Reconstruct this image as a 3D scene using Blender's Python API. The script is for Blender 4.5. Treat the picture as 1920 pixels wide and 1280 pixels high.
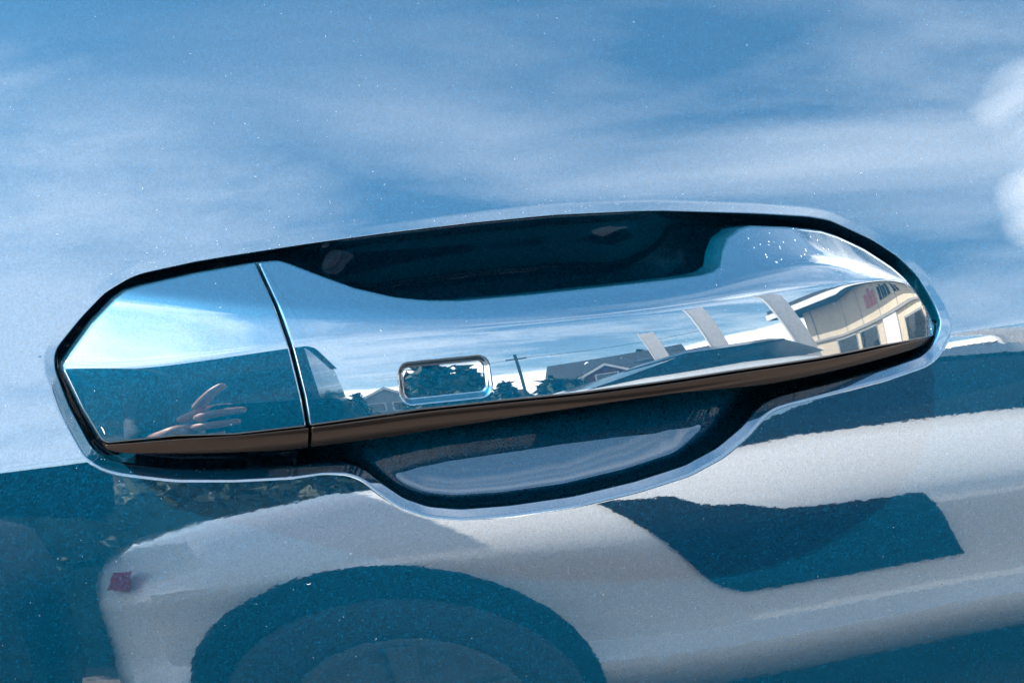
import bpy, math, random
import numpy as np
from mathutils import Vector, Matrix

for o in list(bpy.data.objects): bpy.data.objects.remove(o)
scene = bpy.context.scene
COL = scene.collection
#<geom>
# ------------------------------------------------------------------ camera numbers
# door frame of reference: x along the car, y into the car, z up; origin on the door at the handle, 0.90 m above ground
ZH = 0.90
DIST, YAW, PITCH, ROLL, FPX = 0.45, 18.0, 4.5, 6.0, 3302.0
def _cam():
    y, p, r = map(math.radians, (YAW, PITCH, ROLL))
    C = DIST*np.array([-math.sin(y)*math.cos(p), -math.cos(y)*math.cos(p), math.sin(p)])
    F = -C/np.linalg.norm(C); R = np.cross(F, [0, 0, 1]); R /= np.linalg.norm(R); U = np.cross(R, F)
    return C, F, R*math.cos(r)-U*math.sin(r), U*math.cos(r)+R*math.sin(r)
CAM_C, CAM_F, CAM_R, CAM_U = _cam()
def pix_dir(px, py):
    return CAM_F + ((px-960)/FPX)*CAM_R - ((py-640)/FPX)*CAM_U
#</geom>
# ------------------------------------------------------------------ camera
cd = bpy.data.cameras.new('camera'); cam = bpy.data.objects.new('camera', cd); COL.objects.link(cam)
cd.sensor_width = 36; cd.lens = 36*FPX/1920; cd.clip_start = 0.01; cd.clip_end = 3000
m = Matrix.Identity(4)
for i in range(3):
    m[i][0] = CAM_R[i]; m[i][1] = CAM_U[i]; m[i][2] = -CAM_F[i]; m[i][3] = CAM_C[i]
m[2][3] += ZH
cam.matrix_world = m
scene.camera = cam
cd.dof.use_dof = False
# ------------------------------------------------------------------ sky and sun
SUN_EL, SUN_AZ = 48.0, 248.0          # azimuth of the sun, clockwise from +Y
EXPOSURE = 2.65
world = bpy.data.worlds.new('World'); scene.world = world; world.use_nodes = True
nt = world.node_tree; nt.nodes.clear()
def N(nt, kind, **kw):
    n = nt.nodes.new(kind)
    for k, v in kw.items():
        if k.startswith('i_'):
            n.inputs[k[2:].replace('_', ' ')].default_value = v
        else: setattr(n, k, v)
    return n
def math_n(nt, op, a, b=None, clamp=False):
    n = nt.nodes.new('ShaderNodeMath'); n.operation = op; n.use_clamp = clamp
    for i, v in enumerate((a, b)):
        if v is None: continue
        if isinstance(v, (int, float)): n.inputs[i].default_value = v
        else: nt.links.new(v, n.inputs[i])
    return n.outputs[0]
def ramp(nt, fac, stops):
    n = nt.nodes.new('ShaderNodeValToRGB'); e = n.color_ramp.elements
    while len(e) < len(stops): e.new(0.5)
    for el, (p, c) in zip(e, stops):
        el.position = p; el.color = (c, c, c, 1) if isinstance(c, (int, float)) else (*c, 1)
    nt.links.new(fac, n.inputs[0]); return n.outputs[0]
def mixc(nt, fac, a, b, blend='MIX'):
    n = nt.nodes.new('ShaderNodeMix'); n.data_type = 'RGBA'; n.blend_type = blend
    for s, v in ((n.inputs[0], fac), (n.inputs[6], a), (n.inputs[7], b)):
        if isinstance(v, (int, float)): s.default_value = v
        elif isinstance(v, tuple): s.default_value = (*v, 1)
        else: nt.links.new(v, s)
    return n.outputs[2]
sky = N(nt, 'ShaderNodeTexSky', sky_type='NISHITA', sun_disc=False, sun_elevation=math.radians(SUN_EL),
        sun_rotation=math.radians(SUN_AZ), altitude=50, air_density=1.0, dust_density=0.35, ozone_density=0.9)
tc = N(nt, 'ShaderNodeTexCoord')
sep = N(nt, 'ShaderNodeSeparateXYZ'); nt.links.new(tc.outputs['Generated'], sep.inputs[0])
zc_ = math_n(nt, 'MAXIMUM', sep.outputs[2], 0.0)
den = math_n(nt, 'ADD', zc_, 0.16)
comb = N(nt, 'ShaderNodeCombineXYZ')
nt.links.new(math_n(nt, 'DIVIDE', sep.outputs[0], den), comb.inputs[0])
nt.links.new(math_n(nt, 'DIVIDE', sep.outputs[1], den), comb.inputs[1])
# wispy high cloud, drawn out along the street
mp = N(nt, 'ShaderNodeMapping'); mp.inputs['Rotation'].default_value = (0, 0, 0.5); mp.inputs['Scale'].default_value = (0.55, 1.9, 1)
nt.links.new(comb.outputs[0], mp.inputs[0])
n1 = N(nt, 'ShaderNodeTexNoise', i_Scale=1.9, i_Detail=6.0, i_Roughness=0.55, i_Distortion=0.6)
nt.links.new(mp.outputs[0], n1.inputs[0])
wisp = ramp(nt, n1.outputs[0], [(0.43, 0), (0.80, 0.38)])
# heaped cloud low over the roofs
n2 = N(nt, 'ShaderNodeTexNoise', i_Scale=4.5, i_Detail=8.0, i_Roughness=0.55)
nt.links.new(tc.outputs['Generated'], n2.inputs[0])
lowm = ramp(nt, sep.outputs[2], [(0.0, 1.0), (0.12, 0.9), (0.20, 0.0)])
heap = ramp(nt, math_n(nt, 'MULTIPLY', math_n(nt, 'ADD', n2.outputs[0], 0.42), lowm), [(0.36, 0), (0.52, 1)])
cloud = math_n(nt, 'MAXIMUM', math_n(nt, 'MULTIPLY', wisp, ramp(nt, sep.outputs[2], [(0.55, 1.0), (0.82, 0.0)])), heap)
# a few fair-weather clouds higher up: azimuth (0 = straight out from the door), elevation, cosine of their spread
n3 = N(nt, 'ShaderNodeTexNoise', i_Scale=7.0, i_Detail=7.0, i_Roughness=0.6, i_Distortion=0.3)
mp3 = N(nt, 'ShaderNodeMapping'); mp3.inputs['Scale'].default_value = (0.8, 0.8, 3.0); nt.links.new(tc.outputs['Generated'], mp3.inputs[0]); nt.links.new(mp3.outputs[0], n3.inputs[0])
for caz, cel, wide, dens in ((51.5, 29, 0.9965, 0.38), (50, 24.5, 0.9965, 0.5), (57, 25, 0.992, 0.4), (-9, 29, 0.90, 0.24), (-38, 36, 0.93, 0.55), (100, 30, 0.95, .9), (165, 35, 0.95, .9), (-110, 25, 0.95, .9)):
    a_, e_ = math.radians(caz), math.radians(cel)
    dp = N(nt, 'ShaderNodeVectorMath', operation='DOT_PRODUCT'); nt.links.new(tc.outputs['Generated'], dp.inputs[0])
    dp.inputs[1].default_value = (math.cos(e_)*math.sin(a_), -math.cos(e_)*math.cos(a_), math.sin(e_))
    mk = ramp(nt, dp.outputs['Value'], [(wide, 0), (1.0, 1)])
    cm = ramp(nt, math_n(nt, 'MULTIPLY', math_n(nt, 'ADD', n3.outputs[0], 0.25), math_n(nt, 'POWER', mk, 0.5)), [(0.34, 0), (0.74, dens)])
    cloud = math_n(nt, 'MAXIMUM', cloud, cm)
hs = N(nt, 'ShaderNodeHueSaturation', i_Hue=0.488, i_Saturation=1.10, i_Value=1.0); nt.links.new(sky.outputs[0], hs.inputs['Color'])   # clear, deep blue air
colr = mixc(nt, cloud, hs.outputs[0], (15.5, 15.6, 15.6))
bg = N(nt, 'ShaderNodeBackground', i_Strength=0.12); nt.links.new(colr, bg.inputs[0])
nt.links.new(bg.outputs[0], N(nt, 'ShaderNodeOutputWorld').inputs[0])
sd = bpy.data.lights.new('sun', 'SUN'); sun = bpy.data.objects.new('sun', sd); COL.objects.link(sun)
sd.energy = 5.0; sd.angle = math.radians(0.5); sd.color = (1.0, 0.95, 0.87)
ez, az = math.radians(SUN_EL), math.radians(SUN_AZ)
SUN_DIR = Vector((math.cos(ez)*math.sin(az), math.cos(ez)*math.cos(az), math.sin(ez)))
sun.rotation_euler = SUN_DIR.to_track_quat('Z', 'Y').to_euler()
sun.location = SUN_DIR*30
vs = scene.view_settings; vs.view_transform = 'Standard'; vs.look = 'None'; vs.gamma = 1; vs.use_curve_mapping = False
vs.exposure = EXPOSURE
scene.render.engine = 'CYCLES'
scene.render.resolution_x = 1024; scene.render.resolution_y = 682
scene.cycles.max_bounces = 8; scene.cycles.glossy_bounces = 6; scene.cycles.caustics_reflective = False
#<geom>
# ------------------------------------------------------------------ surfaces as functions
def sp(t, w):                        # soft ramp: 0 below zero, t above, rounded over w
    t = np.asarray(t, float)/w
    return w*np.where(t > 30, t, np.log1p(np.exp(np.minimum(t, 30))))
def sstep(a, b, t):
    t = np.clip((np.asarray(t, float)-a)/(b-a), 0, 1); return t*t*(3-2*t)
ZC = -0.0150                          # height of the shoulder crease
def skin(x, z):                       # y of the bare door skin
    x = np.asarray(x, float); s = np.asarray(z, float)-ZC
    up = np.maximum(s, 0); dn = np.minimum(s, 0)
    y = 0.135*s + 0.15*sp(s, 0.0005) + up**2/(2*0.9) + dn**2/(2*0.70) + (0.30*x - 0.022*sstep(0.02, 0.17, x))*dn + x**2/(2*2.6)
    return y
XM, RB, P0 = 0.002, 0.31, 0.0215
def bow(x): return -(P0 - (np.asarray(x, float)-XM)**2/(2*RB))
def unproj(pts, yfun):
    out = []
    for px, py in pts:
        d = pix_dir(px, py); y = 0.0
        for _ in range(30):
            p = CAM_C + d*(y-CAM_C[1])/d[1]; y = 0.5*y+0.5*float(yfun(p[0], p[2]))
        out.append((p[0], p[2]))
    return np.array(out)
def resample(P, n, smooth=0.0, closed=True):
    P = np.asarray(P, float)
    Q = np.vstack([P, P[:1]]) if closed else P
    L = np.concatenate([[0], np.cumsum(np.linalg.norm(np.diff(Q, axis=0), axis=1))])
    k = 4000; t = np.linspace(0, L[-1], k, endpoint=not closed)
    R = np.stack([np.interp(t, L, Q[:, i]) for i in range(2)], 1)
    if smooth > 0:
        sg = smooth/(L[-1]/k); hw = int(3.5*sg)+1; ker = np.exp(-0.5*(np.arange(-hw, hw+1)/sg)**2); ker /= ker.sum()
        R = np.stack([np.convolve(np.concatenate([R[-hw:, i], R[:, i], R[:hw, i]]) if closed else
             np.concatenate([2*R[0, i]-R[hw:0:-1, i], R[:, i], 2*R[-1, i]-R[-2:-hw-2:-1, i]]), ker, 'valid') for i in range(2)], 1)
    if n is None: return R
    Q = np.vstack([R, R[:1]]) if closed else R
    L = np.concatenate([[0], np.cumsum(np.linalg.norm(np.diff(Q, axis=0), axis=1))])
    t = np.linspace(0, L[-1], n, endpoint=not closed)
    return np.stack([np.interp(t, L, Q[:, i]) for i in range(2)], 1)
def outward(P):                       # outward normals of a clockwise loop (in x,z as seen in the picture)
    d = np.roll(P, -1, 0)-np.roll(P, 1, 0); d /= np.linalg.norm(d, axis=1)[:, None]+1e-12
    n = np.stack([-d[:, 1], d[:, 0]], 1)
    if np.sum(n*(P-P.mean(0))) < 0: n = -n
    return n
LIP_PX = [(99,672),(103,652),(116,636),(152,592),(195,547),(238,521),(262,511),(367,488),(440,476),(590,453),(740,433),(890,415),
 (1040,401),(1190,394),(1240,393),(1412,398),(1515,404),(1556,411),(1635,447),(1683,478),(1721,515),(1756,570),(1770,603),(1765,630),(1750,656),
 (1731,672),(1652,698),(1549,724),(1475,742),(1445,752),(1424,768),(1394,803),(1348,842),(1287,875),(1193,905),(1076,933),(958,950),(865,957),
 (804,952),(757,936),(715,907),(683,881),(655,871),(610,869),(547,878),(440,884),(332,884),(231,873),(199,864),(170,843),(127,763),(101,695)]
LIP = resample(unproj(LIP_PX, skin), 2200, 0.0011)
LIP = resample(LIP-outward(LIP)*0.0007, 2200, 0.0004)
SEAM_PX = [(481,492),(500,533),(522,584),(547,656),(569,745),(578,799)]
CAP_TOP_PX = [(118,684),(134,659),(173,605),(217,559),(238,544),(267,535),(368,512),(479,492)]
CAP_LOW_PX = [(576,798),(440,815),(332,818),(202,831),(192,826),(188,822),(152,763),(119,695)]
GRIP_TOP_PX = [(486,490),(522,488.5),(544,495),(583,510),(615,522),(665,540),(740,557),(800,563),(865,563),(990,552),(1140,536),(1240,525),
 (1310,516),(1336,509),(1350,498),(1354,470),(1364,445),(1386,428),(1405,423),(1481,426),(1536,432),(1567,442),(1618,466),(1670,500),(1721,552),(1742,586),(1757,622)]
LOW_PX = [(1756,630),(1652,650),(1532,674),(1377,697),(1240,718),(1090,738),(940,753),(790,769),(590,797)]
BOT_PX = [(1757,636),(1738,646),(1652,672),(1549,698),(1446,719),(1377,727),(1265,737),(1140,755),(990,777),(840,800),(740,817),(585,837)]
RIDGE_PX = [(100,690),(118,688),(278,683),(403,666),(533,648),(560,642),(740,628),(940,610),(1090,595),(1240,577),(1390,555),(1463,543),(1560,530),(1700,520),(1790,520)]
SOFT_PX = [(100,530),(238,546),(332,557),(440,568),(522,574),(540,578),(740,580),(890,581),(1090,566),(1240,551),(1330,535),(1391,517),(1494,493),(1532,486),(1584,490),(1640,500),(1790,560)]
SEN_PX = [(742,684),(915,662),(915,742),(748,755)]
yb = lambda x, z: bow(x)
def curve_fn(px, sm):
    Q = resample(unproj(px, yb), None, sm, closed=False); o = np.argsort(Q[:, 0])
    return lambda x: np.interp(x, Q[o, 0], Q[o, 1])
ZR, ZS, ZL = curve_fn(RIDGE_PX, 0.006), curve_fn(SOFT_PX, 0.005), curve_fn(LOW_PX[::-1]+[], 0.004)
_lc = unproj([(118,835),(202,831),(332,820),(440,814),(576,799)]+LOW_PX[::-1], yb)
_lcs = resample(_lc, None, 0.004, closed=False)
ZL = lambda x: np.interp(x, _lcs[:, 0], _lcs[:, 1])
_sen = unproj(SEN_PX, yb)
SEN_C = _sen.mean(0)
SEN_A = math.atan2(*(0.5*(_sen[1]+_sen[2])-0.5*(_sen[0]+_sen[3]))[::-1])
SEN_W = np.linalg.norm(_sen[1]-_sen[0])/2; SEN_H = np.linalg.norm(_sen[1]-_sen[2])/2
def sensor_sdf(x, z):
    c, s = math.cos(SEN_A), math.sin(SEN_A)
    u = (x-SEN_C[0])*c+(z-SEN_C[1])*s; v = -(x-SEN_C[0])*s+(z-SEN_C[1])*c
    r = 0.0030
    qx, qz = np.abs(u)-SEN_W+r, np.abs(v)-SEN_H+r
    return np.hypot(np.maximum(qx, 0), np.maximum(qz, 0))+np.minimum(np.maximum(qx, qz), 0)-r
def handle_y(x, z, sensor=True):      # y of the front of the handle
    x = np.asarray(x, float); z = np.asarray(z, float)
    zr, zs = ZR(x), ZS(x)
    s = z-zr
    y = bow(x) + 0.232*s + 0.24*sp(s, 0.00035) + np.minimum(s, 0)**2/(2*0.12)
    y = y + 0.85*sp(z-zs, 0.0009)
    e = np.maximum(x-0.088, 0); y = y + e**2/(2*0.15)            # the end turns in towards the hinge side
    if sensor:
        y = y + (0.0014-0.035*(z-SEN_C[1]))*sstep(0.0, -0.0015, sensor_sdf(x, z))
    return y
def trim_y(x, z):                     # the rounded strip under the front face
    x = np.asarray(x, float); q = np.maximum(ZL(x)-z, 0)
    return handle_y(x, ZL(x), False) + 0.0003 + 0.30*q + q**2/(2*0.0050)
#</geom>
# ------------------------------------------------------------------ materials
def new_mat(name):
    m = bpy.data.materials.new(name); m.use_nodes = True
    nt = m.node_tree; b = nt.nodes['Principled BSDF']; return m, nt, b
def setp(b, **kw):
    for k, v in kw.items():
        s = b.inputs[k.replace('_', ' ')]
        s.default_value = (*v, 1) if isinstance(v, tuple) and len(v) == 3 else v
def paint(name, col, flake, peel, ior=2.2, haze=0.012, grain=0.86):
    m, nt, b = new_mat(name)
    setp(b, Metallic=0.70, Roughness=0.42, Coat_Weight=1.0, Coat_Roughness=haze, Coat_IOR=ior, Specular_IOR_Level=0.0)
    tc = N(nt, 'ShaderNodeTexCoord')
    v = N(nt, 'ShaderNodeTexVoronoi', i_Scale=3200.0); nt.links.new(tc.outputs['Object'], v.inputs['Vector'])
    geo = N(nt, 'ShaderNodeNewGeometry')
    sub = N(nt, 'ShaderNodeVectorMath', operation='SUBTRACT'); nt.links.new(v.outputs['Color'], sub.inputs[0]); sub.inputs[1].default_value = (.5, .5, .5)
    sc = N(nt, 'ShaderNodeVectorMath', operation='SCALE'); nt.links.new(sub.outputs[0], sc.inputs[0]); sc.inputs['Scale'].default_value = flake
    ad = N(nt, 'ShaderNodeVectorMath', operation='ADD'); nt.links.new(geo.outputs['Normal'], ad.inputs[0]); nt.links.new(sc.outputs[0], ad.inputs[1])
    no = N(nt, 'ShaderNodeVectorMath', operation='NORMALIZE'); nt.links.new(ad.outputs[0], no.inputs[0])
    nt.links.new(no.outputs[0], b.inputs['Normal'])
    r = N(nt, 'ShaderNodeSeparateColor'); nt.links.new(v.outputs['Color'], r.inputs[0])
    k = ramp(nt, r.outputs[0], [(0.0, 0.7), (0.8, 1.05), (1.0, 1.6)])
    nt.links.new(mixc(nt, 1.0, (*col,), k, 'MULTIPLY'), b.inputs['Base Color'])
    nt.links.new(ramp(nt, r.outputs[1], [(0.0, grain), (1.0, 1.0)]), b.inputs['Coat Weight'])
    mp = N(nt, 'ShaderNodeMapping'); mp.inputs['Scale'].default_value = (0.55, 0.55, 1.0); nt.links.new(tc.outputs['Object'], mp.inputs[0])
    n1 = N(nt, 'ShaderNodeTexNoise', i_Scale=500.0, i_Detail=2.0, i_Roughness=0.5); nt.links.new(mp.outputs[0], n1.inputs[0])
    bp = N(nt, 'ShaderNodeBump', i_Strength=1.0, i_Distance=peel); nt.links.new(n1.outputs[0], bp.inputs['Height'])
    nt.links.new(bp.outputs[0], b.inputs['Coat Normal'])
    return m
def plain(name, col, rough=0.5, metal=0.0, noise=0.0, scale=5.0, coat=0.0, emit=None):
    m, nt, b = new_mat(name); setp(b, Base_Color=col, Roughness=rough, Metallic=metal, Coat_Weight=coat)
    if noise:
        tc = N(nt, 'ShaderNodeTexCoord'); n = N(nt, 'ShaderNodeTexNoise', i_Scale=scale, i_Detail=6.0, i_Roughness=0.6)
        nt.links.new(tc.outputs['Object'], n.inputs[0])
        k = ramp(nt, n.outputs[0], [(0.25, 1-noise), (0.75, 1+noise)])
        nt.links.new(mixc(nt, 1.0, col, k, 'MULTIPLY'), b.inputs['Base Color'])
    return m
PAINT = (0.0, 0.031, 0.060)
M_SKIN = paint('blue_metallic_paint', PAINT, 0.20, 2.3e-6, 2.2, 0.015, 0.78)
M_GRIP = paint('blue_metallic_paint_gloss', PAINT, 0.14, 0.3e-6)
M_CUP = paint('blue_metallic_paint_in_recess', PAINT, 0.14, 0.3e-6, 1.72)
M_TRIM = plain('satin_dark_trim', (0.036, 0.029, 0.026), 0.16, 0.8, 0.1, 900.0)
M_WHITE = plain('white_car_paint', (0.84, 0.83, 0.80), 0.35, 0, 0, coat=1.0)
M_BLACKCAR = plain('dark_blue_car_paint', (0.010, 0.016, 0.022), 0.6)
M_GLASS = plain('tinted_glass', (0.015, 0.02, 0.022), 0.05)
M_TYRE = plain('tyre_rubber', (0.018, 0.018, 0.019), 0.8, 0, 0.3, 30.0)
M_RIM = plain('dark_alloy', (0.12, 0.125, 0.13), 0.4, 0.5)
M_BLACK = plain('matt_black', (0.010, 0.011, 0.012), 0.9); M_BLACK.node_tree.nodes['Principled BSDF'].inputs['Specular IOR Level'].default_value = 0.1
M_RED = plain('red_lamp_plastic', (0.36, 0.008, 0.014), 0.2, coat=0.3)
M_REDWALL = plain('red_board_wall', (0.16, 0.025, 0.02), 0.8, 0, 0.2, 2.0)
M_GREYWALL = plain('pale_render_wall', (0.30, 0.30, 0.29), 0.85, 0, 0.15, 1.0)
M_CREAM = plain('cream_panel_wall', (0.62, 0.52, 0.38), 0.7, 0, 0.15, 0.7)
M_ROOF = plain('dark_roof_tile', (0.035, 0.036, 0.04), 0.7, 0, 0.3, 4.0)
M_TRIMW = plain('white_board', (0.75, 0.74, 0.71), 0.6)
M_BANNER, _nt, _b = new_mat('banner_cloth')
setp(_b, Base_Color=(0.85, 0.83, 0.80), Roughness=0.8)
_tr = N(_nt, 'ShaderNodeBsdfTranslucent'); _tr.inputs[0].default_value = (0.9, 0.87, 0.85, 1)
_mx = N(_nt, 'ShaderNodeMixShader', i_Fac=0.6); _nt.links.new(_b.outputs[0], _mx.inputs[1]); _nt.links.new(_tr.outputs[0], _mx.inputs[2])
_nt.links.new(_mx.outputs[0], _nt.nodes['Material Output'].inputs[0])
M_WOOD = plain('weathered_pole', (0.06, 0.05, 0.04), 0.9, 0, 0.3, 6.0)
M_LEAF = plain('dark_foliage', (0.03, 0.05, 0.025), 0.7, 0, 0.5, 2.0)
M_SEAL = plain('black_rubber', (0.012, 0.012, 0.013), 0.6)
# ------------------------------------------------------------------ mesh helpers
def tag(o, label=None, cat=None, group=None, kind=None):
    for k, v in (('label', label), ('category', cat), ('group', group), ('kind', kind)):
        if v: o[k] = v
    return o
def link(name, me, mat, parent=None, loc=None):
    o = bpy.data.objects.new(name, me); COL.objects.link(o)
    if mat: me.materials.append(mat)
    if parent: o.parent = parent
    if loc is not None: o.location = loc
    return o
def grid_mesh(name, P, Nrm=None, flip=False):       # P[M,N,3], closed along N
    M_, N_ = P.shape[:2]
    if Nrm is None:
        dt = np.roll(P, -1, 1)-np.roll(P, 1, 1); ds = np.gradient(P, axis=0)
        Nrm = np.cross(dt, ds); Nrm /= np.linalg.norm(Nrm, axis=2)[..., None]+1e-18
        if flip: Nrm = -Nrm
    i = np.arange(M_-1)[:, None]*N_; j = np.arange(N_)[None, :]; j2 = (j+1) % N_
    F = np.stack([i+j, i+N_+j, i+N_+j2, i+j2], -1).reshape(-1, 4)
    if not flip: F = F[:, ::-1]
    me = bpy.data.meshes.new(name)
    me.vertices.add(M_*N_); me.vertices.foreach_set('co', P.reshape(-1))
    me.loops.add(F.size); me.loops.foreach_set('vertex_index', F.reshape(-1).astype(np.int32))
    me.polygons.add(len(F)); me.polygons.foreach_set('loop_start', np.arange(0, F.size, 4, dtype=np.int32))
    me.polygons.foreach_set('use_smooth', np.ones(len(F), bool))
    me.update(calc_edges=True)
    # face winding follows the normals
    k = (M_-3)*N_+7
    if me.polygons[k].normal.dot(Vector(Nrm[M_-3, 7])) < 0: me.flip_normals()
    me.normals_split_custom_set_from_vertices(Nrm.reshape(-1, 3).tolist())
    return me
def fgrad_normal(fn, x, z, h=2e-5):                  # normal towards the camera of the sheet y = fn(x, z)
    gx = (fn(x+h, z)-fn(x-h, z))/(2*h); gz = (fn(x, z+h)-fn(x, z-h))/(2*h)
    n = np.stack([gx, -np.ones_like(gx), gz], -1); return n/np.linalg.norm(n, axis=-1)[..., None]
def plate(name, loop, fn, medial, r, back, rings, n, smooth, mat, parent):
    """a shell: front sheet y=fn cut to the loop, rounded edge of radius r, side wall going `back`, closed behind"""
    O = resample(loop, n, smooth); no = outward(O)
    I = O-no*r
    mx = np.clip(I[:, 0], medial[0], medial[1]); Md = np.stack([mx, medial[2](mx)], 1)
    P, NN = [], []
    n3 = np.stack([no[:, 0], np.zeros(n), no[:, 1]], 1)
    # back, side wall, rounded edge, face
    yI = fn(I[:, 0], I[:, 1]); nI = fgrad_normal(fn, I[:, 0], I[:, 1])
    nb = np.tile([0, 1.0, 0], (n, 1))
    cen = Md
    P.append(np.stack([cen[:, 0], np.full(n, (yI+back).max()), cen[:, 1]], 1)); NN.append(nb)
    P.append(np.stack([O[:, 0], yI+back, O[:, 1]], 1)); NN.append(nb)
    P.append(np.stack([O[:, 0], yI+back, O[:, 1]], 1)); NN.append(n3)
    for th in np.radians([88, 75, 62, 50, 38, 26, 14, 5]):
        q = I+no*r*math.sin(th)
        P.append(np.stack([q[:, 0], yI+r*(1-math.cos(th)), q[:, 1]], 1))
        v = nI*math.cos(th)+n3*math.sin(th); NN.append(v/np.linalg.norm(v, axis=1)[:, None])
    for k in range(rings+1):
        q = I+(Md-I)*(k/rings)
        P.append(np.stack([q[:, 0], fn(q[:, 0], q[:, 1]), q[:, 1]], 1)); NN.append(fgrad_normal(fn, q[:, 0], q[:, 1]))
    me = grid_mesh(name, np.array(P), np.array(NN))
    return link(name, me, mat, parent)
# ------------------------------------------------------------------ the door
door = bpy.data.objects.new('car', None); COL.objects.link(door); door.location = (0, 0, 0.45); door.empty_display_size = 0.1
tag(door, 'blue metallic car with a recessed pull handle in its door', 'car')
OFF = (0, 0, ZH-0.45)
LIP_A = 0.0036
def lip_profile(nz):                  # rolled edge of the opening: (distance out, turn of the normal, depth), inner edge first
    plate_ang = np.radians(np.interp(nz, [-1, -.5, 0, .4, 1], [20, 18, 10, 3, -2]))
    ds = np.concatenate([np.linspace(0, .0008, 12), np.linspace(.0009, .0023, 10), np.linspace(.0024, LIP_A, 22)])
    th = [plate_ang*sstep(LIP_A, .0023, d)+(math.radians(82)-plate_ang)*sstep(.0007, 0.0, d) for d in ds]
    dep = [np.zeros_like(nz)]
    for i in range(len(ds)-1, 0, -1):
        dep.append(dep[-1]+(ds[i]-ds[i-1])*0.5*(np.tan(th[i])+np.minimum(np.tan(th[i-1]), 5)))
    return list(zip(ds, th, dep[::-1]))
def smooth_loop(v, k):
    return np.convolve(np.concatenate([v[-k:], v, v[:k]]), np.ones(2*k+1)/(2*k+1), 'valid')
def build_skin():
    no = outward(LIP)
    k = 60; no = np.stack([np.convolve(np.concatenate([no[-k:, i], no[:, i], no[:k, i]]), np.ones(2*k+1)/(2*k+1), 'valid') for i in range(2)], 1)
    no /= np.linalg.norm(no, axis=1)[:, None]
    n = len(LIP); n3 = np.stack([no[:, 0], np.zeros(n), no[:, 1]], 1)
    a = LIP_A
    P, NN = [], []
    for dl, th, dep in lip_profile(no[:, 1]):
        q = LIP+no*dl
        P.append(np.stack([q[:, 0], skin(q[:, 0], q[:, 1])+dep, q[:, 1]], 1))
        v = fgrad_normal(skin, q[:, 0], q[:, 1])*np.cos(th)[:, None]-n3*np.sin(th)[:, None]; NN.append(v/np.linalg.norm(v, axis=1)[:, None])
    q0 = LIP+no*a
    c = np.array([0.005, 0.0]); d = q0-c; ang = np.arctan2(d[:, 1], d[:, 0])
    sx, szu, szd = 0.50, 0.26, 0.40
    ca, sa = np.cos(ang), np.sin(ang); sz = np.where(sa > 0, szu, szd)
    rr = (np.abs(ca/sx)**5+np.abs(sa/sz)**5)**(-1/5)
    Q1 = c+np.stack([ca*rr, sa*rr], 1)
    for f in np.concatenate([[0], np.geomspace(0.002, 0.25, 70), np.geomspace(0.27, 1.0, 30)]):
        q = q0+(Q1-q0)*f
        P.append(np.stack([q[:, 0], skin(q[:, 0], q[:, 1]), q[:, 1]], 1)); NN.append(fgrad_normal(skin, q[:, 0], q[:, 1]))
    o3 = np.stack([ca, np.zeros(n), sa], 1)
    for dq, dy in ((0.0015, 0.0015), (0.0015, 0.03)):
        q = Q1+np.stack([ca, sa], 1)*dq
        P.append(np.stack([q[:, 0], skin(Q1[:, 0], Q1[:, 1])+dy, q[:, 1]], 1)); NN.append(o3)
    return link('door_skin', grid_mesh('door_skin', np.array(P), np.array(NN)), M_SKIN, door, OFF)
def build_cup():
    n = len(LIP); no = outward(LIP)
    no = np.stack([smooth_loop(no[:, i], 60) for i in range(2)], 1); no /= np.linalg.norm(no, axis=1)[:, None]
    y0 = skin(LIP[:, 0], LIP[:, 1])+lip_profile(no[:, 1])[0][2]-0.0002
    mid = unproj([(330, 690), (1560, 570)], lambda x, z: 0.01)
    xs = (LIP[:, 0]-LIP[:, 0].min())/(LIP[:, 0].max()-LIP[:, 0].min())
    Md = mid[0]+(mid[1]-mid[0])*xs[:, None]
    L = np.linalg.norm(Md-LIP, axis=1)
    bl = unproj([(600, 740), (1420, 640)], lambda x, z: 0.01)
    wt = sstep(-0.3, 0.3, outward(LIP)[:, 1])
    P = []
    e_list = np.concatenate([[0], np.geomspace(0.0001, 1.0, 110)])
    for f in e_list:
        q = LIP+(Md-LIP)*f; e = L*f
        wx = sstep(bl[0, 0]-0.008, bl[0, 0]+0.012, q[:, 0])*sstep(bl[1, 0]+0.010, bl[1, 0]-0.034, q[:, 0])
        gap = 0.0095*(1-np.exp(-e/0.0010))*(1-wx)
        lowb = 0.0040*(1-np.exp(-e/0.0006))+0.0020*(1-np.exp(-(e/0.012)**1.2))+0.0185*sstep(0.45, 1.0, f)
        topb = 0.0245*(1-np.exp(-(e/0.0125)**1.35))
        y = y0*(1-f)+0.008*f+gap+wx*(wt*topb+(1-wt)*lowb)
        P.append(np.stack([q[:, 0], y, q[:, 1]], 1))
    return link('recess_cup', grid_mesh('recess_cup', np.array(P), None, flip=False), M_CUP, door, OFF)
build_skin(); build_cup()
gap = np.array([0.00035, 0.0])
zm = lambda x: 0.45*ZL(x)+0.55*ZR(x)
yh = lambda x, z: handle_y(x, z, False)
seam = unproj(SEAM_PX, yh)
cap_loop = np.vstack([unproj(CAP_TOP_PX, yh)[:-1], seam-gap, unproj(CAP_LOW_PX, yh)[1:]])
grip_loop = np.vstack([(seam+gap)[::-1], unproj(GRIP_TOP_PX, yh)[1:], unproj(LOW_PX, yh)[:-1]])
cx = cap_loop[:, 0]; gx = grip_loop[:, 0]
end_cap = plate('handle_end_cap', cap_loop, handle_y, (cx.min()+0.020, seam[0, 0]-0.004, zm), 0.0005, 0.010, 110, 1100, 0.00035, M_GRIP, door)
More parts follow.
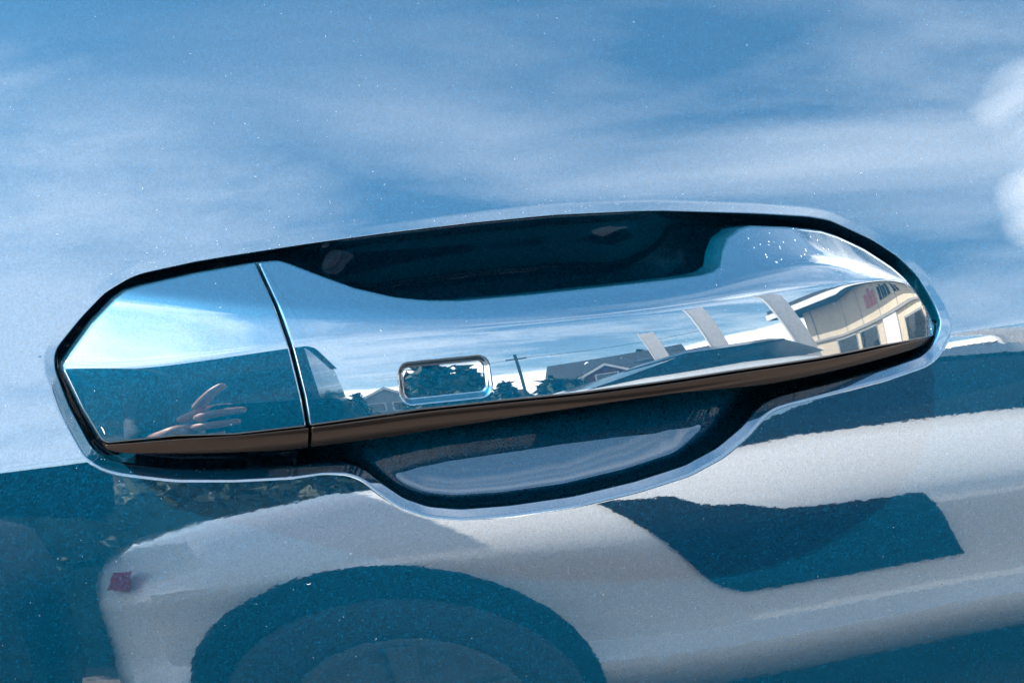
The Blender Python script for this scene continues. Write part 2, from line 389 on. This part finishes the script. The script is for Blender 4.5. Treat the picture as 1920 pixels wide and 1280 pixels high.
grip = plate('handle_grip', grip_loop, handle_y, (seam[-1, 0]+0.006, gx.max()-0.016, zm), 0.0006, 0.011, 130, 1900, 0.0005, M_GRIP, door)
for o in (end_cap, grip): o.location = OFF
def strip(name, x0, x1, bot_px, parent):
    b = resample(unproj(bot_px, trim_y), None, 0.002, closed=False); b = b[np.argsort(b[:, 0])]
    xs = np.linspace(x0, x1, 90)
    top = np.stack([xs, ZL(xs)-0.00012], 1); bot = np.stack([xs, np.minimum(np.interp(xs, b[:, 0], b[:, 1]), ZL(xs)-0.0008)], 1)
    zmid = lambda x: 0.5*(ZL(x)+np.minimum(np.interp(x, b[:, 0], b[:, 1]), ZL(x)-0.0008))
    loop = np.vstack([top, bot[::-1]])
    o = plate(name, loop, trim_y, (x0+0.002, x1-0.002, zmid), 0.0002, 0.008, 24, 700, 0.0002, M_TRIM, parent)
    return o
sx = float(np.interp(0, [0, 1], [unproj([(579, 815)], yb)[0, 0]]*2))
strip('lower_trim', float(unproj([(196, 830)], yb)[0, 0]), sx-0.00035, [(190,838),(206,846),(231,850),(368,850),(529,844),(578,838)], end_cap)
strip('lower_trim', sx+0.00035, float(unproj([(1755, 630)], yb)[0, 0]), BOT_PX[::-1], grip)
# ------------------------------------------------------------------ the rest of the car behind the door
def extrude_x(name, prof, xs, bulge, mat, close=True):
    n = len(prof); V = [(x, y+bulge*x*x, z-door.location.z) for x in xs for y, z in prof]
    F = [(i*n+k, i*n+(k+1) % n, (i+1)*n+(k+1) % n, (i+1)*n+k) for i in range(len(xs)-1) for k in range(n if close else n-1)]
    if close: F += [tuple(range(n))[::-1], tuple((len(xs)-1)*n+k for k in range(n))]
    me = bpy.data.meshes.new(name); me.from_pydata(V, [], F); me.update()
    return link(name, me, mat, door)
zs_ = np.linspace(0.42, 1.17, 16)
side = [(float(skin(0, z-ZH))+0.07, float(z)) for z in zs_]
extrude_x('body_shell', [(1.70, 0.30), (0.30, 0.30)]+side+[(1.60, 1.17)], np.linspace(-2.2, 2.2, 23), 0.06, M_SKIN)
extrude_x('window_band', [(1.55, 1.172), (side[-1][0]+.03, 1.172), (side[-1][0]+.22, 1.56), (1.30, 1.56)], np.linspace(-1.5, 1.6, 9), 0.03, M_GLASS)
extrude_x('roof', [(1.32, 1.562), (side[-1][0]+.20, 1.562), (side[-1][0]+.32, 1.63), (1.20, 1.63)], np.linspace(-1.4, 1.5, 9), 0.03, M_SKIN)
# ------------------------------------------------------------------ ground
gm = bpy.data.meshes.new('ground'); gs = 900
gm.from_pydata([(-gs,-gs,0),(gs,-gs,0),(gs,gs,0),(-gs,gs,0)], [], [(0,1,2,3)])
ground = link('ground', gm, plain('paving', (0.115, 0.095, 0.082), 0.85, 0, 0.25, 3.0)); tag(ground, kind='structure')
# ------------------------------------------------------------------ what the paint mirrors: the street behind the photographer
def polar(az, D, z=0.0):
    a = math.radians(az); return Vector((D*math.sin(a), -D*math.cos(a), z))
def thing(name, label, cat, loc=(0, 0, 0), rz=0.0, group=None):
    o = bpy.data.objects.new(name, None); COL.objects.link(o); o.location = loc; o.rotation_euler = (0, 0, rz); o.empty_display_size = 0.2
    return tag(o, label, cat, group)
def pyd(name, V, F, mat, parent=None, smooth=False, loc=None):
    me = bpy.data.meshes.new(name); me.from_pydata([tuple(v) for v in V], [], F)
    if smooth: me.polygons.foreach_set('use_smooth', [True]*len(me.polygons))
    me.update(); return link(name, me, mat, parent, loc)
def box(name, a, b, mat, parent=None):
    V = [(x, y, z) for x in (a[0], b[0]) for y in (a[1], b[1]) for z in (a[2], b[2])]
    return pyd(name, V, [(0,1,3,2),(4,6,7,5),(0,4,5,1),(2,3,7,6),(0,2,6,4),(1,5,7,3)], mat, parent)
def lathe(name, prof, mat, parent, cx, cy, cz, n=40):          # about the y axis; prof = (radius, y)
    V = [(cx+r*math.cos(2*math.pi*k/n), cy+y, cz+r*math.sin(2*math.pi*k/n)) for r, y in prof for k in range(n)]
    F = [(i*n+k, i*n+(k+1) % n, (i+1)*n+(k+1) % n, (i+1)*n+k) for i in range(len(prof)-1) for k in range(n)]
    return pyd(name, V, F, mat, parent, True)
def parked_car(label, loc, stations, mat, wheels, glass_top, lamp=None, panel=None, seams=(), group='cars parked along the kerb opposite'):
    """local x along the car, +y towards our door; stations: x, half width, belt height, glass inset start"""
    c = thing('parked_car', label, 'car', loc, 0, group)
    prof = [(-0.25,.24),(-0.10,.29),(0.005,.36),(0.03,.405),(0.028,.425),(-0.035,.475),(-0.04,.50),(-0.030,.58),(-0.014,.66),(-0.002,.71),(0.0,.75),(-0.016,.79),(-0.048,.835),(-0.09,.875),(-0.14,.915),(-.20,.95),(-.27,.98),(-.36,1.0)]
    V = []; K = len(prof)
    for x, w, belt in stations:
        half = [(w+dy, z if z < .6 else .6+(z-.6)*(belt-.6)/.4) for dy, z in prof]
        V += [(x, y, z) for y, z in half]+[(x, -y, z) for y, z in half[::-1]]
    K2 = 2*K; F = []
    for i in range(len(stations)-1):
        for k in range(K2): F.append((i*K2+k, i*K2+(k+1) % K2, (i+1)*K2+(k+1) % K2, (i+1)*K2+k))
    F.append(tuple(range(K2))[::-1]); F.append(tuple((len(stations)-1)*K2+k for k in range(K2)))
    b = pyd('body', V, F, mat, c)
    b.data.polygons.foreach_set('use_smooth', [True]*len(b.data.polygons)); 
    b.data.set_sharp_from_angle(angle=math.radians(35))
    gx0, gx1, rx0, rx1, zt, w0, w1 = glass_top
    zb0, zb1 = 0.96, 1.0
    V = [(gx0,w0,zb0),(gx1,w0,zb1),(gx1,-w0,zb1),(gx0,-w0,zb0),(rx0,w1,zt-.06),(rx1,w1,zt-.06),(rx1,-w1,zt-.06),(rx0,-w1,zt-.06)]
    pyd('window_band', V, [(0,1,5,4),(1,2,6,5),(2,3,7,6),(3,0,4,7)], M_GLASS, c)
    V = [(rx0-.03,w1+.02,zt-.06),(rx1+.03,w1+.02,zt-.06),(rx1+.03,-w1-.02,zt-.06),(rx0-.03,-w1-.02,zt-.06),(rx0+.1,w1-.12,zt),(rx1-.1,w1-.12,zt),(rx1-.1,-w1+.12,zt),(rx0+.1,-w1+.12,zt)]
    pyd('roof', V, [(0,1,5,4),(1,2,6,5),(2,3,7,6),(3,0,4,7),(4,5,6,7),(3,2,1,0)], M_GLASS, c)
    for wx, hw in wheels:
        for sgn in (1, -1):
            y = sgn*hw
            lathe('wheel_arch', [(.01, sgn*.034), (.35, sgn*.034), (.36, sgn*.03), (.362, sgn*.0), (.362, -sgn*.08)], M_BLACK, c, wx, y, .375)
            t = lathe('wheel', [(.21, sgn*.05), (.225, sgn*.064), (.245, sgn*.058), (.30, sgn*.066), (.318, sgn*.05), (.325, -sgn*.05), (.325, -sgn*.18)], M_TYRE, c, wx, y, .325)
            r = lathe('rim', [(.21, sgn*.052), (.195, sgn*.056), (.18, sgn*.038), (.06, sgn*.042), (.05, sgn*.054), (.001, sgn*.056)], M_RIM, t, wx, y, .325)
            for k in range(5):
                a = 2*math.pi*k/5+.3; d = Vector((math.cos(a), 0, math.sin(a))); p = Vector((-d.z, 0, d.x))*.02
                q = [d*.04-p, d*.04+p, d*.19+p*1.4, d*.19-p*1.4]
                o_ = Vector((wx, y+sgn*.040, .325)); o2 = Vector((wx, y+sgn*.060, .325))
                V = [v+o_ for v in q]+[v+o2 for v in q]
                pyd('spoke', V, [(0,1,2,3),(4,7,6,5),(0,4,5,1),(1,5,6,2),(2,6,7,3),(3,7,4,0)], M_RIM, t)
    for sx_ in seams:
        V = []
        for dy, z in prof[3:-2]:
            zz = z if z < .6 else .6+(z-.6)*1.06
            V += [(sx_-.004+.05*(zz-.6), stations[5][1]+dy+.0015, zz), (sx_+.004+.05*(zz-.6), stations[5][1]+dy+.0015, zz)]
        pyd('door_gap', V, [(2*i, 2*i+1, 2*i+3, 2*i+2) for i in range(len(V)//2-1)], M_BLACK, c)
    if lamp: 
        for sgn in (1, -1):
            x, y, z = lamp; V = [(x+dx, sgn*(y+dy), z+dz) for dx, dz in ((-.03,-.03),(.01,-.03),(.02,.02),(-.01,.02)) for dy in (-.06, .006)]
            pyd('tail_light', V, [(0,2,3,1),(2,4,5,3),(4,6,7,5),(6,0,1,7),(1,3,5,7),(6,4,2,0)], M_RED, c)
    if panel:  # dark slanted slab added on the body side, following its profile
        (xl, xr, zlo, zhi) = panel; V, F = [], []; pz = [p[1] for p in prof]; pd = [p[0] for p in prof]; rows = 12
        for i in range(rows+1):
            f = i/rows; z = zlo+(zhi-zlo)*f; y = HW+float(np.interp(z, pz, pd))
            rnd = .05*max(0, 1-f/.15)**2
            for x, k in ((xl[0]+(xl[1]-xl[0])*f+rnd, 0), (xr[0]+(xr[1]-xr[0])*f, 1)):
                V += [(x, y+.012, z), (x, y-.03, z)]
        for i in range(rows):
            a = 4*i; b2 = a+4
            F += [(a, a+2, b2+2, b2), (a, b2, b2+1, a+1), (a+2, a+3, b2+3, b2+2)]
        F += [(0, 1, 3, 2), (4*rows, 4*rows+2, 4*rows+3, 4*rows+1)]
        pyd('dark_side_shape', V, F, M_BLACK, c)
    return c
HW = 0.88
parked_car('white low coupe with dark slanted side shape parked opposite', (0.30, -2.0-HW, 0),
    [(-.50, HW-.30, .70), (-.47, HW-.12, .76), (-.40, HW-.04, .82), (-.25, HW-.005, .88), (0, HW, .95), (.5, HW, 1.0), (1.1, HW, 1.06), (2.0, HW, 1.06), (2.9, HW, 1.0), (3.4, HW-.03, .88), (3.75, HW-.15, .74), (3.85, HW-.4, .62)],
    M_WHITE, [(-0.02, HW), (2.75, HW)], (0.55, 3.2, 1.55, 2.7, 1.34, HW-.27, HW-.40), lamp=(-.44, HW-.07, .73),
    panel=((.68, .46), (1.28, 1.16), .57, .885))
parked_car('near black tall van parked behind the white coupe', (-4.48, -2.25-HW, 0),
    [(0, HW-.30, .72), (.05, HW-.12, .82), (.2, HW-.03, .92), (1.0, HW, 1.0), (2.0, HW, 1.02), (3.4, HW, 1.02), (3.95, HW-.03, .98), (4.12, HW-.12, .90), (4.15, HW-.3, .8)],
    M_BLACKCAR, [(.8, HW), (3.3, HW)], (0.6, 4.08, 1.2, 3.98, 2.0, HW-.07, HW-.12))
def house(label, cat, loc, rz, w, d, h, rh, wall, roof, wins, trim=True, name='house', ridge_x=False):
    t = thing(name, label, cat, loc, rz)
    if ridge_x:
        V = [(-w/2,0,0),(w/2,0,0),(w/2,-d,0),(-w/2,-d,0),(-w/2,0,h),(w/2,0,h),(w/2,-d,h),(-w/2,-d,h),(-w/2,-d/2,h+rh),(w/2,-d/2,h+rh)]
        F = [(1,0,4,5),(3,2,6,7),(0,3,7,8,4),(2,1,5,9,6)]
        R = [(-w/2-.3,.4,h-.15),(w/2+.3,.4,h-.15),(w/2+.3,-d/2,h+rh+.1),(-w/2-.3,-d/2,h+rh+.1),(w/2+.3,-d-.4,h-.15),(-w/2-.3,-d-.4,h-.15)]
    else:
        V = [(-w/2,0,0),(w/2,0,0),(w/2,-d,0),(-w/2,-d,0),(-w/2,0,h),(w/2,0,h),(w/2,-d,h),(-w/2,-d,h),(0,0,h+rh),(0,-d,h+rh)]
        F = [(1,0,4,8,5),(3,2,6,9,7),(0,3,7,4),(2,1,5,6)]
        R = [(-w/2-.4,.3,h-.15),(-w/2-.4,-d-.3,h-.15),(0,-d-.3,h+rh+.1),(0,.3,h+rh+.1),(w/2+.4,-d-.3,h-.15),(w/2+.4,.3,h-.15)]
    pyd('wall', V, F, wall, t)
    n = len(R); up = Vector((0, 0, .18))
    RV = [Vector(v) for v in R]; RV = RV+[v+up for v in RV]
    pyd('roof', RV, [(0,1,2,3),(6,9,8,7),(3,2,4,5),(9,11,10,8),(0,6,7,1),(5,4,10,11),(0,3,9,6),(3,5,11,9),(1,7,8,2),(2,8,10,4)], roof, t)
    if trim and not ridge_x:
        for s in (-1, 1):
            V = [(s*(w/2+.4), y, h-.4+o) for y in (.31, .37) for o in (0, .32)]+[(0, y, h+rh-.12+o) for y in (.31, .37) for o in (0, .32)]
            pyd('bargeboard', V, [(0,1,5,4),(2,6,7,3),(1,3,7,5),(0,4,6,2),(0,2,3,1),(4,5,7,6)], M_TRIMW, t)
    for x, z, ww, hh in wins:
        f = box('window', (x-ww/2-.1, -.02, z-hh/2-.1), (x+ww/2+.1, .05, z+hh/2+.1), M_TRIMW, t)
        box('pane', (x-ww/2, .04, z-hh/2), (x+ww/2, .07, z+hh/2), M_GLASS, f)
    return t
A = math.radians
house('dark red house with white gable boards mirrored in the grip', 'house', polar(26.3, 31), A(26.3), 4.6, 8, 3.6, 1.7, M_REDWALL, M_ROOF, [(0, 3.6, 1.5, 1.0)])
house('long dark roofed house behind the red gable', 'house', polar(28.0, 40), A(28.0), 13, 7, 5.0, 3.2, M_REDWALL, M_ROOF, [(-4, 1.5, 1.2, 1.2), (4, 1.5, 1.2, 1.2)], name='house', ridge_x=True)
house('grey flat fronted house beside the banners', 'house', polar(35.8, 34), A(35.8), 6.0, 7, 5.4, .6, M_GREYWALL, M_ROOF, [(-1.5, 1.6, 1.2, 1.2), (1.5, 1.6, 1.2, 1.2)], ridge_x=True)
house('pale gabled house beside the tall conifers', 'house', polar(-7.0, 38), A(-7), 3.4, 8, 4.6, 1.6, M_GREYWALL, M_ROOF, [(0, 3.6, 1.0, 1.2)], trim=False)
house('pale gabled house with wide window nearer the pole', 'house', polar(-1.2, 38), A(-1.2), 4.6, 8, 4.8, 2.0, M_GREYWALL, M_ROOF, [(-.8, 3.7, 1.2, 1.3), (1.0, 3.7, 1.0, 1.3)])
house('low dark garage between the pale houses and the pole', 'garage', polar(9, 46), A(9), 11.0, 7, 3.6, 1.4, M_GREYWALL, M_ROOF, [], ridge_x=True, name='garage')
# dealership at the end of the street
t = thing('showroom', 'cream showroom building with dark eaves and lettering mirrored at the handle end', 'building', polar(92, 10.2), A(90))
box('wall', (-7.5, -6, 0), (7.5, 0, 3.1), M_CREAM, t)
box('roof', (-8.2, -6.5, 3.1), (8.2, .9, 3.55), M_ROOF, t)
for x0, x1, z0, z1, mt in ((-6.4, -5.0, .3, 1.5, M_GLASS), (-4.6, -3.2, .3, 1.5, M_GLASS), (-2.6, -1.5, .1, 1.6, M_TRIMW), (-.9, 1.2, .3, 1.3, M_GLASS), (2.2, 4.4, .3, 1.3, M_GLASS)):
    f = box('shop_window', (x0-.06, -.02, z0-.06), (x1+.06, .05, z1+.06), M_GREYWALL, t); box('pane', (x0, .04, z0), (x1, .07, z1), mt, f)
for k in range(10): box('panel_joint', (-7.2+1.5*k, -.01, 1.75), (-7.14+1.5*k, .012, 3.08), M_GREYWALL, t)
box('fascia', (-8.25, .9, 3.12), (8.25, .98, 3.36), M_TRIMW, t)
box('gutter', (-7.5, .0, 1.62), (7.5, .10, 1.72), M_GREYWALL, t)
lx = -3.6
for k in range(11):                       # lettering, too blurred in the paint to read
    w_ = (.34, .30, .30, 0, .26, .18, .26, .30, 0, .32, .28)[k]
    if w_: box('letter', (lx, .0, 2.15), (lx+w_*.75, .06, 2.75 if k % 2 else 2.6), M_RED if k < 3 else M_BLACK, t)
    lx += w_ if w_ else .25
t = thing('utility_pole', 'dark wooden utility pole with crossarm carrying wires', 'pole', polar(15.6, 30), A(15.6))
box('post', (-.11, -.11, 0), (.11, .11, 8.2), M_WOOD, t)
box('crossarm', (-.7, -.08, 7.5), (.7, .08, 7.65), M_WOOD, t)
for k, (a0, a1) in enumerate(((-2, 15.6), (15.6, 41))):
    p, q = polar(a0, 32, 7.4), polar(a1, 31, 7.4)
    if k == 0: q = polar(15.6, 30, 7.67)
    else: p = polar(15.6, 30, 7.67)
    V = []; 
    for i in range(25):
        f = i/24; c = p.lerp(q, f)-Vector((0, 0, 1.2*f*(1-f)))
        V += [c+Vector((0, 0, -.02)), c+Vector((0, .02, .02)), c+Vector((0, -.02, .02))]
    F = [(3*i+a, 3*i+(a+1) % 3, 3*i+3+(a+1) % 3, 3*i+3+a) for i in range(24) for a in range(3)]
    pyd('wire', V, F, M_WOOD, t).matrix_parent_inverse = (Matrix.Translation(t.location) @ t.rotation_euler.to_matrix().to_4x4()).inverted()
for az, D, az2, hh, wd, lab in ((34.5, 20, 31.5, 5.6, .95, 'short slanted white banner beside the grey house'), (42.5, 13, 38.6, 4.8, .75, 'slanted white banner between the other two'), (55.0, 9.0, 48.6, 3.8, .55, 'tall slanted white banner near the cream showroom')):
    b, q = polar(az, D), polar(az2, D, hh)
    t = thing('banner', lab, 'banner', b, A(0.5*(az+az2)))
    L = (q-b); ang = math.atan2(Vector((L.x, L.y)).length, hh); l = L.length
    t.rotation_euler = (0, -ang*1.2, A(az-48))
    box('staff', (-.03, -.03, 0), (.03, .03, l+.1), M_TRIMW, t)
    box('cloth', (.03, -.01, .25), (.03+wd, .01, l), M_BANNER, t)
rng = random.Random(5)
def conifer(label, loc, h, r, name='conifer_tree', n=500, base=.15):
    t = thing(name, label, 'tree', loc)
    V = [(.12*math.cos(a), .12*math.sin(a), 0) for a in np.linspace(0, 2*math.pi, 6, endpoint=False)]+[(0, 0, h*.9)]
    pyd('trunk', V, [(i, (i+1) % 6, 6) for i in range(6)], M_WOOD, t)
    V, F = [], []
    for i in range(n):
        f = rng.random()**.8; rad = r*(1-f)**.7*rng.uniform(.55, 1.08); a = rng.uniform(0, 6.283); z = h*(base+(1-base)*f)
        c = Vector((rad*math.cos(a), rad*math.sin(a), z)); s = r*.28
        for _ in range(3): V.append(c+Vector((rng.gauss(0, s), rng.gauss(0, s), rng.gauss(0, s*1.1))))
        F.append((3*i, 3*i+1, 3*i+2))
    pyd('crown', V, F, M_LEAF, t)
conifer('slim dark conifer just right of the handle seam', polar(-9.6, 36), 6.2, .8)
conifer('slim dark conifer between the two pale houses', polar(-4.6, 36), 6.0, .8)
conifer('pointed dark conifer right beside the utility pole', polar(13.2, 31), 4.6, 1.0)
conifer('bushy tree between the pole and the red gable', polar(19.2, 30), 3.9, 1.5, 'bushy_tree', 700, .05)
conifer('small tree in front of the red gable house', polar(22.4, 28), 3.2, 1.1, 'small_tree', 500, .05)
conifer('tall thin tree behind the long dark roof', polar(31.6, 52), 10.0, 1.2)
conifer('dark conifer beside the cream showroom', polar(58, 22), 3.6, 1.4)
conifer('broad dark tree behind the touch button', polar(4.6, 27), 5.0, 1.9, 'broad_tree', 900, .05)
conifer('dense dark tree between the button and the pole', polar(9.0, 29), 4.4, 1.5, 'dense_tree', 700, .05)
conifer('low round tree at the end of the long roof', polar(47, 30), 2.0, 1.6, 'round_tree')
# ------------------------------------------------------------------ the photographer, mirrored in the end cap
M_SKINTONE = plain('skin', (0.50, 0.22, 0.13), 0.5, 0, 0.08, 40.0)
M_CLOTH = plain('dark_cloth', (0.022, 0.022, 0.026), 0.9, 0, 0.3, 20.0)
M_JEANS = plain('dark_jeans', (0.025, 0.032, 0.05), 0.9, 0, 0.3, 20.0)
M_HAIR = plain('dark_hair', (0.03, 0.02, 0.015), 0.7)
M_PHONE = plain('black_phone_case', (0.012, 0.012, 0.014), 0.35)
CW = Vector(CAM_C)+Vector((0, 0, ZH)); Fv, Rv, Uv = Vector(CAM_F), Vector(CAM_R), Vector(CAM_U)
def at(r, u, f):
    if r < -.08: r += .022
    return CW+Rv*r+Uv*u+Fv*f             # a place beside the lens
ph = Matrix(((Rv.x, Uv.x, -Fv.x), (Rv.y, Uv.y, -Fv.y), (Rv.z, Uv.z, -Fv.z))).to_4x4(); ph.translation = at(-.030, -.018, -.016)
t = thing('phone', 'black phone held level in front of the door', 'phone'); t.matrix_world = ph
def rbox(name, w, h, d, r, mat, parent, z=0.0):
    pts = []
    for cx_, cy_, a0 in ((w-r, h-r, 0), (-w+r, h-r, 90), (-w+r, -h+r, 180), (w-r, -h+r, 270)):
        pts += [(cx_+r*math.cos(A(a0+q)), cy_+r*math.sin(A(a0+q))) for q in (0, 30, 60, 90)]
    n = len(pts); V = [(x, y, z-d) for x, y in pts]+[(x, y, z+d) for x, y in pts]
    return pyd(name, V, [tuple(range(n))[::-1], tuple(range(n, 2*n))]+[(i, (i+1) % n, n+(i+1) % n, n+i) for i in range(n)], mat, parent)
rbox('phone_case', .075, .037, .0045, .010, M_PHONE, t)
rbox('screen', .071, .033, .0004, .007, M_GLASS, t, .0050)
def skinned(name, verts, edges, radii, root, mat, parent, sub=2):
    me = bpy.data.meshes.new(name); me.from_pydata([tuple(v) for v in verts], edges, [])
    o = link(name, me, None, parent); md = o.modifiers.new('skin', 'SKIN'); md.use_smooth_shade = True
    for i, r in enumerate(radii):
        d = me.skin_vertices[0].data[i]; d.radius = (r, r) if not isinstance(r, tuple) else r; d.use_root = (i == root)
    ss = o.modifiers.new('round', 'SUBSURF'); ss.levels = sub; ss.render_levels = sub
    dg = bpy.context.evaluated_depsgraph_get(); ev = o.evaluated_get(dg)
    m2 = bpy.data.meshes.new_from_object(ev); o.modifiers.clear(); o.data = m2; m2.name = name
    for k in (mat if isinstance(mat, list) else [mat]): m2.materials.append(k)
    return o
pr = thing('person', 'person in dark jacket and jeans holding a phone towards the door', 'person')
wr = at(-.185, -.055, -.045)                                            # the wrist holding the phone
px_, py_ = -.98, -1.02
bv = [(px_, py_, .93), (px_+.02, py_+.05, 1.13), (px_+.06, py_+.13, 1.33), (px_+.09, py_+.18, 1.44), (px_+.11, py_+.25, 1.53), (px_+.13, py_+.28, 1.62),   # pelvis..head
      (px_+.24, py_+.14, 1.38), (-.47, -.74, 1.12), tuple(wr),                                                   # right arm
      (px_-.13, py_+.13, 1.38), (px_-.20, py_+.10, 1.10), (px_-.17, py_+.22, .88),                                # left arm
      (px_+.10, py_, .88), (px_+.13, py_+.05, .50), (px_+.13, py_-.01, .09), (px_+.14, py_+.14, .04),
      (px_-.10, py_, .88), (px_-.12, py_+.04, .50), (px_-.13, py_-.02, .09), (px_-.15, py_+.13, .04)]
be = [(0,1),(1,2),(2,3),(3,4),(4,5),(2,6),(6,7),(7,8),(2,9),(9,10),(10,11),(0,12),(12,13),(13,14),(14,15),(0,16),(16,17),(17,18),(18,19)]
brr = [(.15,.11), (.15,.11), (.17,.12), .058, .085, .085, .075, .05, .028, .075, .05, .03, .085, .06, .042, .04, .085, .06, .042, .04]
body = skinned('body', bv, be, brr, 0, [M_CLOTH, M_JEANS, M_SKINTONE], pr)
for p in body.data.polygons:
    z = p.center.z; p.material_index = 1 if z < .95 and p.center.x < px_+.3 and abs(p.center.y-py_) < .2 else (2 if z > 1.455 and p.center.x > px_ and p.center.x < px_+.24 else 0)
hd = Vector(bv[5])
hv = [hd+Vector((.0, -.03, .02)), hd+Vector((0, .0, .065)), hd+Vector((0, -.065, -.03))]
skinned('hair', hv, [(0,1),(0,2)], [.088, .075, .06], 0, M_HAIR, pr)
# nose, ears as one small chain each would not show; the face turns down to the phone
skinned('nose', [hd+Vector((0, .075, 0)), hd+Vector((0, .105, -.02))], [(0,1)], [.014, .012], 0, M_SKINTONE, pr, 1)
E_ = -.127                                                               # phone's near short edge, along the lens axis
hv = [wr, at(-.155, -.040, -.030), at(-.138, -.020, -.020)]; he = [(0,1),(1,2)]; hr = [.024, (.034,.020), (.036,.018)]
skinned('palm', hv, he, hr, 0, M_SKINTONE, pr)
for name, ch, r in (('index_finger', [(-.140,.012,-.016),(-.132,.032,-.006),(-.123,.048,-.002),(-.113,.060,-.004)], .0080),
                    ('middle_finger', [(-.138,-.006,-.016),(-.126,.000,.000),(-.104,.004,.000),(-.086,.006,-.002)], .0083),
                    ('ring_finger', [(-.140,-.024,-.018),(-.128,-.022,.000),(-.107,-.019,.000),(-.090,-.016,-.002)], .0079),
                    ('little_finger', [(-.144,-.042,-.022),(-.132,-.044,-.004),(-.117,-.042,.000),(-.104,-.038,-.001)], .0070),
                    ('thumb', [(-.158,-.012,-.036),(-.142,.008,-.044),(-.120,.016,-.038),(-.102,.016,-.030)], .0095)):
    skinned(name, [at(*p) for p in ch], [(0,1),(1,2),(2,3)], [r*1.1, r, r*.95, r*.8], 0, M_SKINTONE, pr)
# hedge behind the parked cars
def hedge(label, x0, x1, y, h, d):
    t = thing('hedge', label, 'hedge', ((x0+x1)/2, y, 0)); V, F = [], []; w = (x1-x0)/2
    for i in range(7000):
        p = Vector((rng.uniform(-w, w), rng.uniform(-d/2, d/2), rng.random()**.7*h)); sg = .035
        for _ in range(3): V.append(p+Vector((rng.gauss(0, sg), rng.gauss(0, sg), rng.gauss(0, sg))))
        F.append((3*i, 3*i+1, 3*i+2))
    pyd('foliage', V, F, M_LEAF, t)
    box('branch_core', (-w, -d/2+.1, 0), (w, d/2-.1, h*.9), M_LEAF, t)
hedge('low clipped dark hedge behind the parked cars', -3.5, 3.2, -5.2, 1.15, .7)
# ------------------------------------------------------------------ dust and fine scratches lying on the paint
from mathutils.bvhtree import BVHTree
def build_dust():
    dg = bpy.context.evaluated_depsgraph_get(); dg.update()
    trees = []
    for o in door.children:
        if o.name.split('.')[0] not in ('door_skin', 'recess_cup', 'handle_grip', 'handle_end_cap'): continue
        me = o.data; mw = Matrix.Translation(Vector((0, 0, ZH)))
        n = len(me.vertices); co = np.empty(n*3); me.vertices.foreach_get('co', co)
        fi = np.empty(len(me.loops), np.int32); me.loops.foreach_get('vertex_index', fi)
        trees.append(BVHTree.FromPolygons(co.reshape(-1, 3).tolist(), fi.reshape(-1, 4).tolist()))
    def drop(x, z):
        best = None
        for t in trees:
            h = t.ray_cast(Vector((x, -0.2, z)), Vector((0, 1, 0)))
            if h[0] is not None and (best is None or h[0].y < best[0].y): best = h
        if best is None or best[1].y > -0.25: return None
        return best[0], best[1]
    V, F = [], []; r = random.Random(11)
    def fibre(x, z, L, w, ang, bend):
        pts = []; k = 4
        for i in range(k+1):
            a = ang+bend*(i/k-.5); 
            if i: x += L/k*math.cos(a); z += L/k*math.sin(a)
            pts.append((x, z, a))
        base = len(V); rows = []
        for i, (px, pz, a) in enumerate(pts):
            ww = w*(1-.6*abs(2*i/k-1))
            for sg in (-1, 1):
                h = drop(px-math.sin(a)*ww*sg, pz+math.cos(a)*ww*sg)
                if h is None: return
                rows.append(h[0]+h[1]*(-2e-5 if h[1].y > 0 else 2e-5))
        for i in range(k):
            if (rows[2*i]-rows[2*i+2]).length > L: return
        V.extend(rows)
        for i in range(k): F.append((base+2*i, base+2*i+1, base+2*i+3, base+2*i+2))
    for i in range(420):
        x, z = r.uniform(-.15, .165), r.uniform(-.10, .105)
        if r.random() < .8: fibre(x, z, r.uniform(.00008, .00018), r.uniform(.00003, .00006), r.uniform(0, 6.28), 0)
        else: fibre(x, z, r.uniform(.0003, .0008), r.uniform(.000018, .00003), r.uniform(0, 6.28), r.uniform(-2, 2))
    for i in range(220):                                 # more settles along the edge of the opening
        k = r.randrange(len(LIP)); x, z = LIP[k]; q = r.expovariate(1/.004)
        fibre(x+r.gauss(0, .002), z+(q if z > 0 else -q), r.uniform(.00008, .0002), r.uniform(.00003, .00006), r.uniform(0, 6.28), 0)
    for i in range(4):                                  # bigger lint
        fibre(r.uniform(-.14, .15), r.uniform(-.09, .095), r.uniform(.0010, .0020), r.uniform(.00006, .00012), r.uniform(0, 6.28), r.uniform(-2.5, 2.5))
    for i in range(26):                                  # nail scratches in the bowl
        x = r.uniform(-.035, .06); fibre(x, r.uniform(-.040, -.022), r.uniform(.001, .004), .000018, r.gauss(1.5, .25), r.uniform(-.3, .3))
    for i in range(26):                                  # splashes on the shoulder of the grip
        fibre(r.uniform(.068, .10), r.uniform(.012, .022), r.uniform(.0002, .0005), r.uniform(.00006, .00012), r.uniform(0, 6.28), 0)
    me = bpy.data.meshes.new('dust'); me.from_pydata([tuple(v) for v in V], [], F); me.update()
    tag(link('dust', me, plain('pale_dust', (0.40, 0.43, 0.45), 0.9), door, OFF), kind='stuff')
build_dust()
